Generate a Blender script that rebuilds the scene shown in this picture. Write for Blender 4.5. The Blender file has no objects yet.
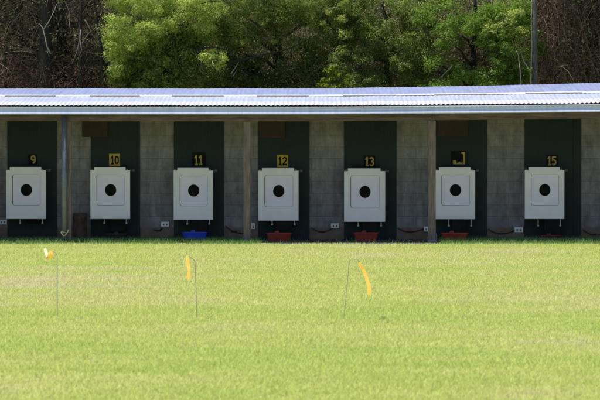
import bpy, bmesh, math, random
import numpy as np
from mathutils import Vector
random.seed(7)
rng = np.random.default_rng(11)
R = math.radians
scene = bpy.context.scene
COL = scene.collection

# ------------------------------------------------------------------ measuring
F, D, H, YH = 2900.0, 50.0, 1.7, 141.0      # focal length and horizon in photo pixels, distance, eye height
def SX(x, Y=0.0): return (x - 300.0) * (D + Y) / F
def SZ(y, Y=0.0): return H + (YH - y) * (D + Y) / F
def P(x, y, Y=0.0): return Vector((SX(x, Y), Y, SZ(y, Y)))

# ------------------------------------------------------------------ helpers
def tag(o, label=None, cat=None, group=None, kind=None):
    if label: o['label'] = label
    if cat: o['category'] = cat
    if group: o['group'] = group
    if kind: o['kind'] = kind
    return o
def empty(name, loc, label=None, cat=None, group=None):
    o = bpy.data.objects.new(name, None); COL.objects.link(o)
    o.location = loc; o.empty_display_size = 0.2
    return tag(o, label, cat, group)
def link(name, me, mat=None, parent=None):
    o = bpy.data.objects.new(name, me); COL.objects.link(o)
    if mat is not None:
        for m in (mat if isinstance(mat, (list, tuple)) else [mat]): me.materials.append(m)
    if parent is not None: o.parent = parent
    return o
class MB:
    """collects verts and faces (in local coordinates) for one mesh object"""
    def __init__(s, org=(0, 0, 0)):
        s.v = []; s.f = []; s.o = Vector(org)
    def add(s, vs, fs):
        n = len(s.v); s.v += [tuple(Vector(p) - s.o) for p in vs]; s.f += [tuple(i + n for i in f) for f in fs]
    def box(s, a, b):
        x0, y0, z0 = a; x1, y1, z1 = b
        s.add([(x0,y0,z0),(x1,y0,z0),(x1,y1,z0),(x0,y1,z0),(x0,y0,z1),(x1,y0,z1),(x1,y1,z1),(x0,y1,z1)],
              [(0,3,2,1),(4,5,6,7),(0,1,5,4),(1,2,6,5),(2,3,7,6),(3,0,4,7)])
    def prism(s, poly, y0, y1):
        """poly: list of (x, z) counter-clockwise seen from -Y; extruded from y0 (front) to y1 (back)"""
        n = len(poly)
        s.add([(x, y0, z) for x, z in poly] + [(x, y1, z) for x, z in poly],
              [tuple(range(n)), tuple(range(2*n-1, n-1, -1))] + [(i, i+n, (i+1) % n + n, (i+1) % n) for i in range(n)])
    def tube(s, pts, rad, n=8, cap=True):
        pts = [Vector(p) for p in pts]; rings = []
        base = len(s.v)
        up = None
        for i, p in enumerate(pts):
            d = (pts[min(i+1, len(pts)-1)] - pts[max(i-1, 0)]).normalized()
            if up is None: up = d.orthogonal().normalized()
            up = (up - d * up.dot(d)); up = up.normalized() if up.length > 1e-5 else d.orthogonal().normalized()
            w = d.cross(up); r = rad[i] if isinstance(rad, (list, tuple)) else rad
            s.v += [tuple(p + (up * math.cos(t) + w * math.sin(t)) * r - s.o) for t in [2*math.pi*k/n for k in range(n)]]
        for i in range(len(pts)-1):
            for k in range(n):
                a = base + i*n + k; b = base + i*n + (k+1) % n
                s.f.append((a, b, b+n, a+n))
        if cap:
            s.f.append(tuple(base + n - 1 - k for k in range(n)))
            s.f.append(tuple(base + (len(pts)-1)*n + k for k in range(n)))
    def build(s, name, mat, parent=None, smooth=False, bevel=0.0, seg=2):
        me = bpy.data.meshes.new(name); me.from_pydata(s.v, [], s.f); me.update()
        if bevel > 0:
            bm = bmesh.new(); bm.from_mesh(me)
            bm.normal_update()
            es = [e for e in bm.edges if len(e.link_faces) == 2 and e.calc_face_angle(0) > 0.6]
            bmesh.ops.bevel(bm, geom=es, offset=bevel, segments=seg, affect='EDGES', profile=0.5)
            bm.to_mesh(me); bm.free()
        if smooth:
            me.polygons.foreach_set('use_smooth', [True] * len(me.polygons))
        return link(name, me, mat, parent)
def np_mesh(name, verts, k, cols=None, mat=None, parent=None, smooth=False):
    """verts: (nfaces*k, 3) every k vertices one face; cols (nverts,3)"""
    nv = len(verts); nf = nv // k
    me = bpy.data.meshes.new(name)
    me.vertices.add(nv); me.vertices.foreach_set('co', np.asarray(verts, dtype=np.float32).ravel())
    me.loops.add(nv); me.loops.foreach_set('vertex_index', np.arange(nv, dtype=np.int32))
    me.polygons.add(nf); me.polygons.foreach_set('loop_start', np.arange(0, nv, k, dtype=np.int32))
    if smooth: me.polygons.foreach_set('use_smooth', np.ones(nf, dtype=bool))
    me.update(calc_edges=True)
    if cols is not None:
        a = me.color_attributes.new('Col', 'FLOAT_COLOR', 'POINT')
        c = np.ones((nv, 4), dtype=np.float32); c[:, :3] = cols
        a.data.foreach_set('color', c.ravel())
    return link(name, me, mat, parent)
def rounded(x0, z0, x1, z1, r, n=4):
    out = []
    for cx, cz, a0 in ((x1-r, z0+r, -90), (x1-r, z1-r, 0), (x0+r, z1-r, 90), (x0+r, z0+r, 180)):
        for i in range(n+1):
            a = R(a0 + 90*i/n); out.append((cx + r*math.cos(a), cz + r*math.sin(a)))
    return out

# ------------------------------------------------------------------ materials
def new_mat(name):
    m = bpy.data.materials.new(name); m.use_nodes = True
    nt = m.node_tree; nt.nodes.clear()
    out = nt.nodes.new('ShaderNodeOutputMaterial')
    return m, nt, out
def ramp(nt, stops, fac):
    r = nt.nodes.new('ShaderNodeValToRGB'); e = r.color_ramp.elements
    while len(e) < len(stops): e.new(0.5)
    for el, (p, c) in zip(e, stops): el.position = p; el.color = (*c, 1)
    nt.links.new(fac, r.inputs[0]); return r.outputs[0]
def noise(nt, vec, scale, detail=4, rough=0.6):
    n = nt.nodes.new('ShaderNodeTexNoise'); n.inputs['Scale'].default_value = scale
    n.inputs['Detail'].default_value = detail; n.inputs['Roughness'].default_value = rough
    nt.links.new(vec, n.inputs['Vector']); return n.outputs['Fac']
def mapping(nt, vec, scale=(1,1,1), loc=(0,0,0), rot=(0,0,0)):
    m = nt.nodes.new('ShaderNodeMapping'); m.inputs['Scale'].default_value = scale
    m.inputs['Location'].default_value = loc; m.inputs['Rotation'].default_value = rot
    nt.links.new(vec, m.inputs['Vector']); return m.outputs[0]
def mixc(nt, fac, a, b, mode='MIX'):
    m = nt.nodes.new('ShaderNodeMix'); m.data_type = 'RGBA'; m.blend_type = mode
    for i, v in ((0, fac), (6, a), (7, b)):
        if isinstance(v, (int, float)): m.inputs[i].default_value = v
        elif isinstance(v, tuple): m.inputs[i].default_value = (*v, 1)
        else: nt.links.new(v, m.inputs[i])
    return m.outputs[2]
def objco(nt):
    return nt.nodes.new('ShaderNodeTexCoord').outputs['Object']
def geopos(nt):
    return nt.nodes.new('ShaderNodeNewGeometry').outputs['Position']
def bsdf(nt, out, col, rough=0.6, metal=0.0, spec=0.5, bump=None, bstr=0.3, bdist=0.01):
    b = nt.nodes.new('ShaderNodeBsdfPrincipled')
    if isinstance(col, tuple): b.inputs['Base Color'].default_value = (*col, 1)
    else: nt.links.new(col, b.inputs['Base Color'])
    b.inputs['Roughness'].default_value = rough; b.inputs['Metallic'].default_value = metal
    b.inputs['Specular IOR Level'].default_value = spec
    if bump is not None:
        n = nt.nodes.new('ShaderNodeBump'); n.inputs['Strength'].default_value = bstr; n.inputs['Distance'].default_value = bdist
        nt.links.new(bump, n.inputs['Height']); nt.links.new(n.outputs[0], b.inputs['Normal'])
    nt.links.new(b.outputs[0], out.inputs[0]); return b
def simple(name, c0, c1, scale=12, rough=0.6, metal=0.0, bstr=0.2, spec=0.5, stretch=(1,1,1)):
    m, nt, out = new_mat(name)
    v = mapping(nt, geopos(nt), stretch)
    n = noise(nt, v, scale)
    c = ramp(nt, [(0.3, c0), (0.7, c1)], n)
    bsdf(nt, out, c, rough, metal, spec, n, bstr, 0.004)
    return m
M = {}
M['timber'] = simple('weathered_timber', (0.085,0.066,0.062), (0.22,0.175,0.16), 9, 0.85, stretch=(3,3,0.35))
M['timber_h'] = simple('weathered_beam_timber', (0.05,0.036,0.035), (0.165,0.12,0.11), 7, 0.85, stretch=(0.4,3,3.5))
M['batten'] = simple('brown_batten_timber', (0.10,0.07,0.045), (0.2,0.14,0.09), 8, 0.85)
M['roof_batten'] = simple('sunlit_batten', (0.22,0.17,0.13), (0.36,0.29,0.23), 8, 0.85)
M['pipe'] = simple('galvanised_pipe', (0.11,0.125,0.165), (0.17,0.185,0.235), 10, 0.45, 0.35)
M['bracket'] = simple('galvanised_bracket', (0.10,0.12,0.17), (0.17,0.19,0.25), 20, 0.5, 0.4)
M['box_frame'] = simple('off_white_box_paint', (0.74,0.715,0.80), (0.80,0.78,0.86), 5, 0.55)
M['box_face'] = simple('white_target_face', (0.74,0.71,0.88), (0.80,0.77,0.93), 6, 0.6, bstr=0.05)
M['black'] = simple('matt_black_disc', (0.006,0.006,0.007), (0.010,0.010,0.011), 20, 0.8, spec=0.1)
M['rubber'] = simple('black_rubber', (0.008,0.008,0.008), (0.018,0.017,0.016), 9, 0.8, spec=0.15)
M['steel'] = simple('dull_steel', (0.22,0.23,0.25), (0.38,0.39,0.41), 30, 0.4, 0.7)
M['knob'] = simple('dark_grey_knob', (0.07,0.075,0.085), (0.12,0.12,0.13), 30, 0.5, 0.3)
M['blue'] = simple('blue_plastic', (0.008,0.045,0.50), (0.016,0.075,0.66), 6, 0.45)
M['red'] = simple('dusty_red_plastic', (0.24,0.017,0.011), (0.34,0.034,0.024), 8, 0.6)
M['darkred'] = simple('dark_red_plastic', (0.07,0.007,0.007), (0.12,0.014,0.014), 8, 0.6)
M['blacktray'] = simple('black_plastic', (0.008,0.009,0.01), (0.02,0.02,0.02), 8, 0.6)
M['yellow'] = simple('faded_yellow_paint', (0.36,0.25,0.03), (0.52,0.36,0.05), 40, 0.6)
M['plate'] = simple('black_plate', (0.008,0.008,0.009), (0.012,0.012,0.013), 20, 0.8, spec=0.1)
M['brown_board'] = simple('brown_board', (0.026,0.013,0.012), (0.042,0.022,0.019), 7, 0.8)
M['socket'] = simple('white_socket_plastic', (0.62,0.63,0.66), (0.74,0.75,0.78), 20, 0.4)
M['cable'] = simple('black_cable', (0.01,0.01,0.01), (0.02,0.02,0.02), 20, 0.6)
M['bark'] = simple('dark_bark', (0.012,0.010,0.009), (0.05,0.042,0.036), 9, 0.95, bstr=0.8, stretch=(2,2,0.5))
M['greybark'] = simple('grey_bark', (0.045,0.042,0.045), (0.13,0.12,0.125), 7, 0.9, bstr=0.6, stretch=(2,2,0.8))
M['palebark'] = simple('pale_dead_wood', (0.22,0.18,0.15), (0.42,0.36,0.31), 9, 0.9, bstr=0.5)
M['stump'] = simple('mottled_stump_bark', (0.022,0.014,0.012), (0.11,0.06,0.045), 11, 0.95, bstr=0.9)
M['cord'] = simple('pale_cord', (0.42,0.40,0.2), (0.55,0.52,0.3), 30, 0.8)
M['wire'] = simple('grey_wire', (0.26,0.29,0.29), (0.38,0.42,0.42), 30, 0.5, 0.5)

# galvanised / painted roof sheets
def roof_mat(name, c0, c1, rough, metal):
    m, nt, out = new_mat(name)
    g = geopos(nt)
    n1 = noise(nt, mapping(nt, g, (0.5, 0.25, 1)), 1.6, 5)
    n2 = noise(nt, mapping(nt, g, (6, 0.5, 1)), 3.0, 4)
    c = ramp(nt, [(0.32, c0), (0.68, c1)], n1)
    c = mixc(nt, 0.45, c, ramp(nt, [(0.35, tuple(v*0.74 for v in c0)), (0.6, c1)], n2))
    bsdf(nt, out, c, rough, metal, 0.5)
    return m
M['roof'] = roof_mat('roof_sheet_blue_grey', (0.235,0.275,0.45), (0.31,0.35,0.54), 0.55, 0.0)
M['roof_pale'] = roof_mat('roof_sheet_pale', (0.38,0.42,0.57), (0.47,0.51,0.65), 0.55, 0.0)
M['roof_sun_white'] = roof_mat('roof_sheet_sun_white', (0.58,0.57,0.64), (0.66,0.65,0.71), 0.5, 0.0)  # eave sheet whitened to carry the sun's brightening along that edge
M['trim'] = roof_mat('roof_trim_white', (0.82,0.82,0.82), (0.88,0.88,0.88), 0.5, 0.0)
M['gutter'] = roof_mat('gutter_pale_blue', (0.46,0.52,0.78), (0.53,0.59,0.84), 0.5, 0.0)

# painted block wall: grey blocks, bare brownish bottom course, joints
m, nt, out = new_mat('painted_block_wall')
g = geopos(nt)
sep = nt.nodes.new('ShaderNodeSeparateXYZ'); nt.links.new(g, sep.inputs[0])
cmb = nt.nodes.new('ShaderNodeCombineXYZ'); nt.links.new(sep.outputs[0], cmb.inputs[0]); nt.links.new(sep.outputs[2], cmb.inputs[1])
bt = nt.nodes.new('ShaderNodeTexBrick'); nt.links.new(cmb.outputs[0], bt.inputs['Vector'])
bt.inputs['Scale'].default_value = 1; bt.inputs['Brick Width'].default_value = 0.40; bt.inputs['Row Height'].default_value = 0.20
bt.inputs['Mortar Size'].default_value = 0.006; bt.inputs['Mortar Smooth'].default_value = 0.3; bt.inputs['Bias'].default_value = -0.2
bt.inputs['Color1'].default_value = (0.25,0.24,0.27,1); bt.inputs['Color2'].default_value = (0.215,0.207,0.235,1); bt.inputs['Mortar'].default_value = (0.175,0.17,0.19,1)
n1 = noise(nt, g, 5.0, 6, 0.7); n2 = noise(nt, mapping(nt, g, (1,1,0.25)), 9, 5)
c = mixc(nt, 0.6, bt.outputs['Color'], ramp(nt, [(0.32,(0.42,0.42,0.43)),(0.68,(1.2,1.2,1.23))], n1), 'MULTIPLY')
c = mixc(nt, 0.55, c, ramp(nt, [(0.35,(0.5,0.5,0.48)),(0.6,(1.15,1.15,1.15))], n2), 'MULTIPLY')
low = nt.nodes.new('ShaderNodeMapRange'); nt.links.new(sep.outputs[2], low.inputs[0])
low.inputs[1].default_value = 0.19; low.inputs[2].default_value = 0.235; low.inputs[3].default_value = 1; low.inputs[4].default_value = 0
c = mixc(nt, low.outputs[0], c, ramp(nt, [(0.3,(0.12,0.08,0.06)),(0.7,(0.21,0.155,0.12))], n1))
bsdf(nt, out, c, 0.85, 0, 0.3, bt.outputs['Fac'], -0.3, 0.004)
M['wall'] = m
# dark green painted boards
m, nt, out = new_mat('dark_green_board')
g = geopos(nt); n1 = noise(nt, g, 2.5, 5); n2 = noise(nt, mapping(nt, g, (14,1,0.6)), 4, 3)
c = ramp(nt, [(0.3,(0.007,0.0155,0.018)),(0.7,(0.012,0.0225,0.026))], n1)
c = mixc(nt, 0.35, c, ramp(nt, [(0.4,(0.006,0.0125,0.015)),(0.62,(0.015,0.0265,0.030))], n2))
bsdf(nt, out, c, 0.65, 0, 0.3, n2, 0.15, 0.003)
M['green'] = m
# concrete / dirt floor
M['dirt'] = simple('shade_dark_gravelly_dirt', (0.025,0.021,0.018), (0.10,0.082,0.068), 30, 0.95, bstr=0.8)  # real dirt, its tone darkened in place of eave shadow
# foliage and grass: vertex colour through diffuse + translucent
def leaf_mat(name, trans=0.45, rough=0.5, gain=1.0, spec=0.3, tint=(1.25,1.2,0.6)):
    m, nt, out = new_mat(name)
    a = nt.nodes.new('ShaderNodeVertexColor'); a.layer_name = 'Col'
    b = nt.nodes.new('ShaderNodeBsdfPrincipled'); nt.links.new(a.outputs[0], b.inputs['Base Color'])
    b.inputs['Roughness'].default_value = rough; b.inputs['Specular IOR Level'].default_value = spec
    t = nt.nodes.new('ShaderNodeBsdfTranslucent')
    c = mixc(nt, 1.0, a.outputs[0], tuple(q*gain for q in tint), 'MULTIPLY'); nt.links.new(c, t.inputs[0])
    mx = nt.nodes.new('ShaderNodeMixShader'); mx.inputs[0].default_value = trans
    nt.links.new(b.outputs[0], mx.inputs[1]); nt.links.new(t.outputs[0], mx.inputs[2]); nt.links.new(mx.outputs[0], out.inputs[0])
    return m
M['leaf'] = leaf_mat('leaves', 0.5, 0.5, 1.0, 0.3, (1.2,1.15,0.8))
M['deadleaf'] = leaf_mat('dry_leaves', 0.2, 0.8)
M['grass'] = leaf_mat('grass_blades', 0.5, 0.5, 1.0, 0.3, (1.15,1.12,0.95))
M['ribbon'] = None
m, nt, out = new_mat('orange_yellow_ribbon')
g = geopos(nt); n1 = noise(nt, g, 25, 3)
c = ramp(nt, [(0.35,(0.98,0.54,0.04)),(0.65,(0.99,0.67,0.08))], n1)
b = bsdf(nt, out, c, 0.6)
t = nt.nodes.new('ShaderNodeBsdfTranslucent'); nt.links.new(c, t.inputs[0])
mx = nt.nodes.new('ShaderNodeMixShader'); mx.inputs[0].default_value = 0.55
nt.links.new(b.outputs[0], mx.inputs[1]); nt.links.new(t.outputs[0], mx.inputs[2]); nt.links.new(mx.outputs[0], out.inputs[0])
M['ribbon'] = m
M['ribbon_pale'] = simple('faded_ribbon_end', (0.72,0.64,0.32), (0.80,0.73,0.42), 20, 0.7)

# ------------------------------------------------------------------ lawn colour function shared by the sheet and the blades
def vnoise(x, y, seed):
    """cheap smooth value noise on numpy arrays"""
    xi = np.floor(x).astype(np.int64); yi = np.floor(y).astype(np.int64)
    fx = x - xi; fy = y - yi; fx = fx*fx*(3-2*fx); fy = fy*fy*(3-2*fy)
    def h(a, b):
        n = (a * 374761393 + b * 668265263 + seed * 69069) & 0x7fffffff
        n = ((n ^ (n >> 13)) * 1274126177) & 0x7fffffff
        return ((n ^ (n >> 16)) & 0xffff) / 65535.0
    return (h(xi,yi)*(1-fx)+h(xi+1,yi)*fx)*(1-fy) + (h(xi,yi+1)*(1-fx)+h(xi+1,yi+1)*fx)*fy
def fbm(x, y, seed):
    return 0.5*vnoise(x,y,seed)+0.28*vnoise(2.1*x,2.1*y,seed+1)+0.15*vnoise(4.3*x,4.3*y,seed+2)+0.07*vnoise(9*x,9*y,seed+3)
def lawn_dry(x, y):
    """0 lush green .. 1 straw, with the worn bands that run across the range"""
    d = 0.55*fbm(x*0.35+3, y*0.5, 5) + 0.45*fbm(x*0.9, y*1.6+9, 21)
    d = (d - 0.5) * 1.5 + 0.42 + 0.42*(fbm(x*0.7+y*0.1, y*2.2, 61)-0.5) + 0.35*(fbm(x*4, y*5, 63)-0.5)
    d += 0.22*np.exp(-((y+17.0)/3.6)**2) + 0.12*np.exp(-((y+7.5)/2.5)**2)
    d -= 0.24*np.exp(-((y+22.3)/1.5)**2) + 0.10*np.exp(-((y+28)/3)**2)
    return np.clip(d, 0, 1)
LUSH = np.array((0.58,0.71,0.20)); MID = np.array((0.75,0.78,0.285)); STRAW = np.array((0.84,0.75,0.54))
def lawn_col(d):
    d = d[:, None]
    return np.where(d < 0.5, LUSH + (MID-LUSH)*d*2, MID + (STRAW-MID)*(d-0.5)*2)

# ground sheet to the horizon
m, nt, out = new_mat('mown_lawn')
g = geopos(nt)
nA = noise(nt, mapping(nt, g, (0.35,0.6,1)), 1.0, 6, 0.65); nB = noise(nt, g, 26, 5, 0.7)
c = ramp(nt, [(0.30,tuple(LUSH*0.64)),(0.52,tuple(MID*0.66)),(0.74,tuple(STRAW*0.66))], nA)
c = mixc(nt, 0.5, c, ramp(nt, [(0.3,(0.55,0.55,0.55)),(0.7,(1.15,1.15,1.15))], nB), 'MULTIPLY')
bsdf(nt, out, c, 0.95, 0, 0.1, nB, 0.8, 0.03)
mb = MB(); mb.add([(-400,-400,0),(400,-400,0),(400,400,0),(-400,400,0)], [(0,1,2,3)])
tag(mb.build('ground', m), kind='structure')

# dirt strip under the shelter eave, where the grass is worn away
xs = np.linspace(-14, 14, 60)
mb = MB()
fr = [-1.3 + 0.16*math.sin(x*1.7) + 0.12*math.sin(x*4.1+1) - (0.95 if SX(264) < x < SX(436) else 0) for x in xs]
vs = [(x, f, 0.004) for x, f in zip(xs, fr)] + [(x, 1.6, 0.004) for x in xs]
mb.add(vs, [(i, i+1, i+61, i+60) for i in range(59)])
tag(mb.build('dirt_strip', M['dirt']), kind='structure')

# grass blades
def blades(n, xr, yr, hmin, hmax, wmul=1.0, xfun=None, dark=1.0, lean=0.55):
    y = rng.uniform(yr[0], yr[1], n)
    half = 5.6*(y+50)/50 + 1.4
    x = rng.uniform(-1, 1, n)*half if xr is None else rng.uniform(xr[0], xr[1], n)
    d = np.clip(lawn_dry(x, y) + rng.normal(0, 0.10, n), 0, 1)
    col = lawn_col(d) * rng.uniform(0.82, 1.16, n)[:, None] * dark
    h = rng.uniform(hmin, hmax, n) * (0.75 + 0.6*fbm(x*1.3, y*1.3, 77))
    w = rng.uniform(0.0035, 0.007, n)*wmul
    a = rng.uniform(0, 2*np.pi, n); dx = np.cos(a); dy = np.sin(a)
    b = rng.uniform(0, 2*np.pi, n); l = rng.uniform(0.1, lean*2, n)*h
    v = np.empty((n, 3, 3), dtype=np.float32)
    v[:,0] = np.c_[x-dx*w, y-dy*w, np.full(n, 0.0)]; v[:,1] = np.c_[x+dx*w, y+dy*w, np.full(n, 0.0)]
    v[:,2] = np.c_[x+np.cos(b)*l, y+np.sin(b)*l, h]
    c = np.repeat(col[:, None, :], 3, axis=1); c[:, :2] *= 0.8
    return v.reshape(-1,3), c.reshape(-1,3), x, y
parts = []
for (y0, y1, dens) in ((-34,-28,2600),(-28,-20,2000),(-20,-10,1300),(-10,-2.2,1000)):
    ymid = (y0+y1)/2; area = (y1-y0)*2*(5.6*(ymid+50)/50+1.4)
    v, c, x, y = blades(int(area*dens), None, (y0, y1), 0.014, 0.034)
    kp = ~((y > -2.25 + 0.1*np.sin(x*3.1) + 0.1*np.sin(x*9)) & (x > SX(262)) & (x < SX(437)))
    parts.append((v.reshape(-1,3,3)[kp].reshape(-1,3), c.reshape(-1,3,3)[kp].reshape(-1,3)))
def keep(v, c, mask):
    v = v.reshape(-1,3,3)[mask].reshape(-1,3); c = c.reshape(-1,3,3)[mask].reshape(-1,3); return v, c
# longer, greener grass by the eave, shade darkened into its colour, none on the worn patch
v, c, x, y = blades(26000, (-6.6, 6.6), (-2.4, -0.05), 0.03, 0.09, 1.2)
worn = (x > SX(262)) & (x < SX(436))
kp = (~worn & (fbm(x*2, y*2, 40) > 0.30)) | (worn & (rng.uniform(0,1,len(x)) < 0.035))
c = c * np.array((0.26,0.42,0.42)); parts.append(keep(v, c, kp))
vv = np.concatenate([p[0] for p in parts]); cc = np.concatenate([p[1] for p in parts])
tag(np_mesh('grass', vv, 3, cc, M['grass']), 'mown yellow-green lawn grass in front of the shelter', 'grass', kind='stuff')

# ------------------------------------------------------------------ the shelter
def lift(X, v=0.0):
    """the shed climbs a little to the right; v 0 = eave, 1 = back edge"""
    t = max(0.0, min(1.6, X/5.17)); return (0.042 + 0.05*v) * t**1.35
XL, XR = SX(-95), SX(700)
shelter = empty('target_shelter', (0,0,0), 'long low target shed with pale blue corrugated roof, block back wall and green bays', 'shelter')
mb = MB(); mb.box((XL,0,-0.05),(XR,0.2,2.3)); mb.build('back_wall', M['wall'], shelter)
for X in (XL, XR-0.2):
    mb = MB(); mb.box((X,-1.5,-0.05),(X+0.2,-0.002,2.2)); mb.build('side_wall', M['wall'], shelter)
BAYS = [(-77,-27),(7.5,57),(91,140),(174,224),(258,309.5),(344,396.5),(434,487),(524.5,581),(619,676)]
for i, (a, b) in enumerate(BAYS):
    x0, x1 = SX(a), SX(b); mb = MB()
    cuts = None
    if i == 7: cuts = [x0, SX(573)-0.003, SX(573)+0.003, x1]
    if cuts: mb.box((cuts[0],-0.022,0.005),(cuts[1],-0.003,2.27)); mb.box((cuts[2],-0.022,0.005),(cuts[3],-0.003,2.27))
    else: mb.box((x0,-0.022,0.005),(x1,-0.003,2.27))
    mb.build('bay_panel', M['green'], shelter, bevel=0.002, seg=1)

# beam in lengths with butt joints, slightly different heights
def strip(name, mat, prof, x0, x1, nx, parent, vof=lambda Y: 0.0, smooth=False):
    """extrude a closed (Y, Z) profile along X following the lift of the shed"""
    n = len(prof); vs = []; fs = []
    for i in range(nx+1):
        X = x0 + (x1-x0)*i/nx
        vs += [(X, Y, Z + lift(X, vof(Y))) for Y, Z in prof]
    for i in range(nx):
        for k in range(n):
            a = i*n+k; b = i*n+(k+1) % n; fs.append((a, a+n, b+n, b))
    fs.append(tuple(range(n))); fs.append(tuple(nx*n + n-1-k for k in range(n)))
    mb = MB(); mb.add(vs, fs); return mb.build(name, mat, parent, smooth)
YB = -1.5
zb0, zb1 = SZ(121.2, YB), SZ(113.4, YB)
joints = [XL, SX(-30), SX(65.5,YB), SX(247,YB), SX(432,YB), SX(620), XR]
for i in range(len(joints)-1):
    a, b = joints[i]+0.003, joints[i+1]-0.003; dz = (0.0, 0.004, 0.0, 0.0, 0.002, 0)[i]
    strip('beam', M['timber_h'], [(YB-0.045,zb0+dz),(YB+0.045,zb0+dz),(YB+0.045,zb1),(YB-0.045,zb1)], a, b, 10, shelter)
    # upper plate the rafters sit on, browner
strip('top_plate', M['batten'], [(YB-0.052,zb1+0.003),(YB+0.05,zb1+0.003),(YB+0.05,zb1+0.045),(YB-0.052,zb1+0.045)], XL, XR, 40, shelter)
for x in np.arange(XL+0.4, XR, 0.9):
    mb = MB(); l = lift(x); z0 = zb1+0.048
    mb.add([(x-.022,-1.62,z0+l),(x+.022,-1.62,z0+l),(x+.022,1.15,z0+.33+l),(x-.022,1.15,z0+.33+l),
            (x-.022,-1.62,z0+.05+l),(x+.022,-1.62,z0+.05+l),(x+.022,1.15,z0+.37+l),(x-.022,1.15,z0+.37+l)],
           [(0,3,2,1),(4,5,6,7),(0,1,5,4),(1,2,6,5),(2,3,7,6),(3,0,4,7)])
    mb.build('rafter', M['batten'], shelter)
# posts
def timber_post(x0, x1, yfoot, bracket=True):
    X0, X1 = SX(x0,YB), SX(x1,YB); mb = MB()
    mb.box((X0,-1.56,-0.1),(X1,-1.45,zb0-0.003+lift((X0+X1)/2)))
    p = mb.build('post', M['timber'], shelter, bevel=0.006)
    if bracket:
        mb = MB(); mb.box((X1+0.002,-1.575,-0.05),(X1+0.012,-1.44,0.16)); mb.box((X0-0.012,-1.575,-0.05),(X0-0.002,-1.44,0.10))
        mb.box((X0-0.012,-1.577,-0.05),(X1+0.012,-1.563,0.05))
        mb.tube([(X1+0.012,-1.51,0.11),(X1+0.024,-1.51,0.11)], 0.012, 6)
        mb.build('bracket', M['bracket'], p)
timber_post(243.6, 250.6, 241); timber_post(428.2, 435.6, 242.5); timber_post(67.6, 71.2, 240, False); timber_post(-40, -33, 240)
timber_post(640, 648, 242)
mb = MB(); xp = SX(64.3,-1.62); mb.tube([(xp,-1.62,-0.1),(xp,-1.62,2.16)], 0.044, 20)
mb.build('pipe_post', M['pipe'], shelter, smooth=True)['label'] = 'round galvanised pipe post in front of the leftmost timber post'
# roof sheets: corrugated across X, each lapping the next
def sheet(name, mat, rows, parent, amp=0.0065, pitch=0.0745, x0=XL-0.15, x1=XR+0.15, wob=0.002):
    nx = int((x1-x0)/pitch*8); X = np.linspace(x0, x1, nx+1)
    Lf = np.array([lift(t, 0) for t in X]); Lb = np.array([lift(t, 1) for t in X])
    vs = []
    for ri, (Y, Z) in enumerate(rows):
        amp_ = amp*(1-0.28*ri) if amp > 0.005 else amp
        v = (Y+1.72)/2.92
        z = Z + Lf + (Lb-Lf)*v + amp_*np.cos(2*np.pi*X/pitch) + wob*np.sin(X*2.3+Y*3) + wob*np.sin(X*5.1+1)
        vs.append(np.c_[X, np.full(nx+1, Y), z])
    V = np.concatenate(vs); n = nx+1; fs = []
    for r in range(len(rows)-1):
        a = np.arange(nx) + r*n; fs.append(np.c_[a, a+1, a+1+n, a+n])
    me = bpy.data.meshes.new(name); me.from_pydata(V.tolist(), [], np.concatenate(fs).tolist()); me.update()
    me.polygons.foreach_set('use_smooth', [True]*len(me.polygons))
    return link(name, me, mat, parent)
def zc(y, Y): return SZ(y, Y)
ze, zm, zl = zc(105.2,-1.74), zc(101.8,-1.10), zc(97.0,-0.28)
sheet('roof_sheet', M['roof_sun_white'], [(-1.74,ze),(-1.42,(ze+zm)/2+0.004),(-1.08,zm+0.004)], shelter)
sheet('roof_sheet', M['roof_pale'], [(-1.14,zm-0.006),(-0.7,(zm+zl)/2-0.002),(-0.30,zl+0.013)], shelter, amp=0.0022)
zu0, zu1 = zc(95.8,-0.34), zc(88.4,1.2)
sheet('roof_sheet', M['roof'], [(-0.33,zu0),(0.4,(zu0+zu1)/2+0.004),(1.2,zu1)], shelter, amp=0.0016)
lv = lambda Y: (Y+1.72)/2.92
strip('roof_trim', M['trim'], [(-0.375,zl+0.020),(-0.365,zl+0.018),(-0.30,zu0+0.011),(-0.25,zu0+0.016),(-0.25,zu0+0.019),(-0.30,zu0+0.015),(-0.372,zl+0.032)], XL-0.15, XR+0.15, 60, shelter, lv)
for a, b in [(-96,-80),(-30,5),(56,90),(140,172),(224,257),(309,343),(396,434),(487,525),(582,620),(676,701)]:
    strip('roof_flap', M['trim'], [(-0.388,zl+0.008),(-0.3755,zl+0.028),(-0.3755,zl+0.025),(-0.384,zl+0.007)][::-1], SX(a,-.36), SX(b,-.36), 6, shelter, lv)
for a, b in [(-80,-30),(5,56),(90,140),(172,224),(257,309),(343,396),(434,487),(525,582),(620,676)]:
    strip('roof_batten', M['roof_batten'], [(-0.384,zl+0.003),(-0.346,zl+0.003),(-0.346,zl+0.0172),(-0.378,zl+0.0172)], SX(a,-.36), SX(b,-.36), 8, shelter, lv)
# gutter: bead, upper flat, lower ogee
g0, g1 = SZ(114.4,-1.86), SZ(107.0,-1.86)
hh = g1-g0
prof = [(-1.80,g0),(-1.868,g0+0.003),(-1.874,g0+0.010),(-1.872,g0+0.018),(-1.850,g0+0.058),(-1.846,g0+0.064),(-1.846,g1-0.012),(-1.862,g1-0.010),(-1.866,g1-0.002),(-1.860,g1+0.004),(-1.848,g1+0.004),
        (-1.842,g1-0.006),(-1.842,g0+0.067),(-1.79,g0+0.008),(-1.765,g0+0.008),(-1.765,g1-0.03),(-1.760,g1-0.03),(-1.760,g0)]
strip('gutter', M['gutter'], prof[::-1], XL-0.2, XR+0.2, 80, shelter)
strip('fascia', M['batten'], [(-1.755,g0+0.004),(-1.725,g0+0.004),(-1.725,g1-0.035),(-1.755,g1-0.035)], XL-0.1, XR+0.1, 60, shelter)

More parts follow.
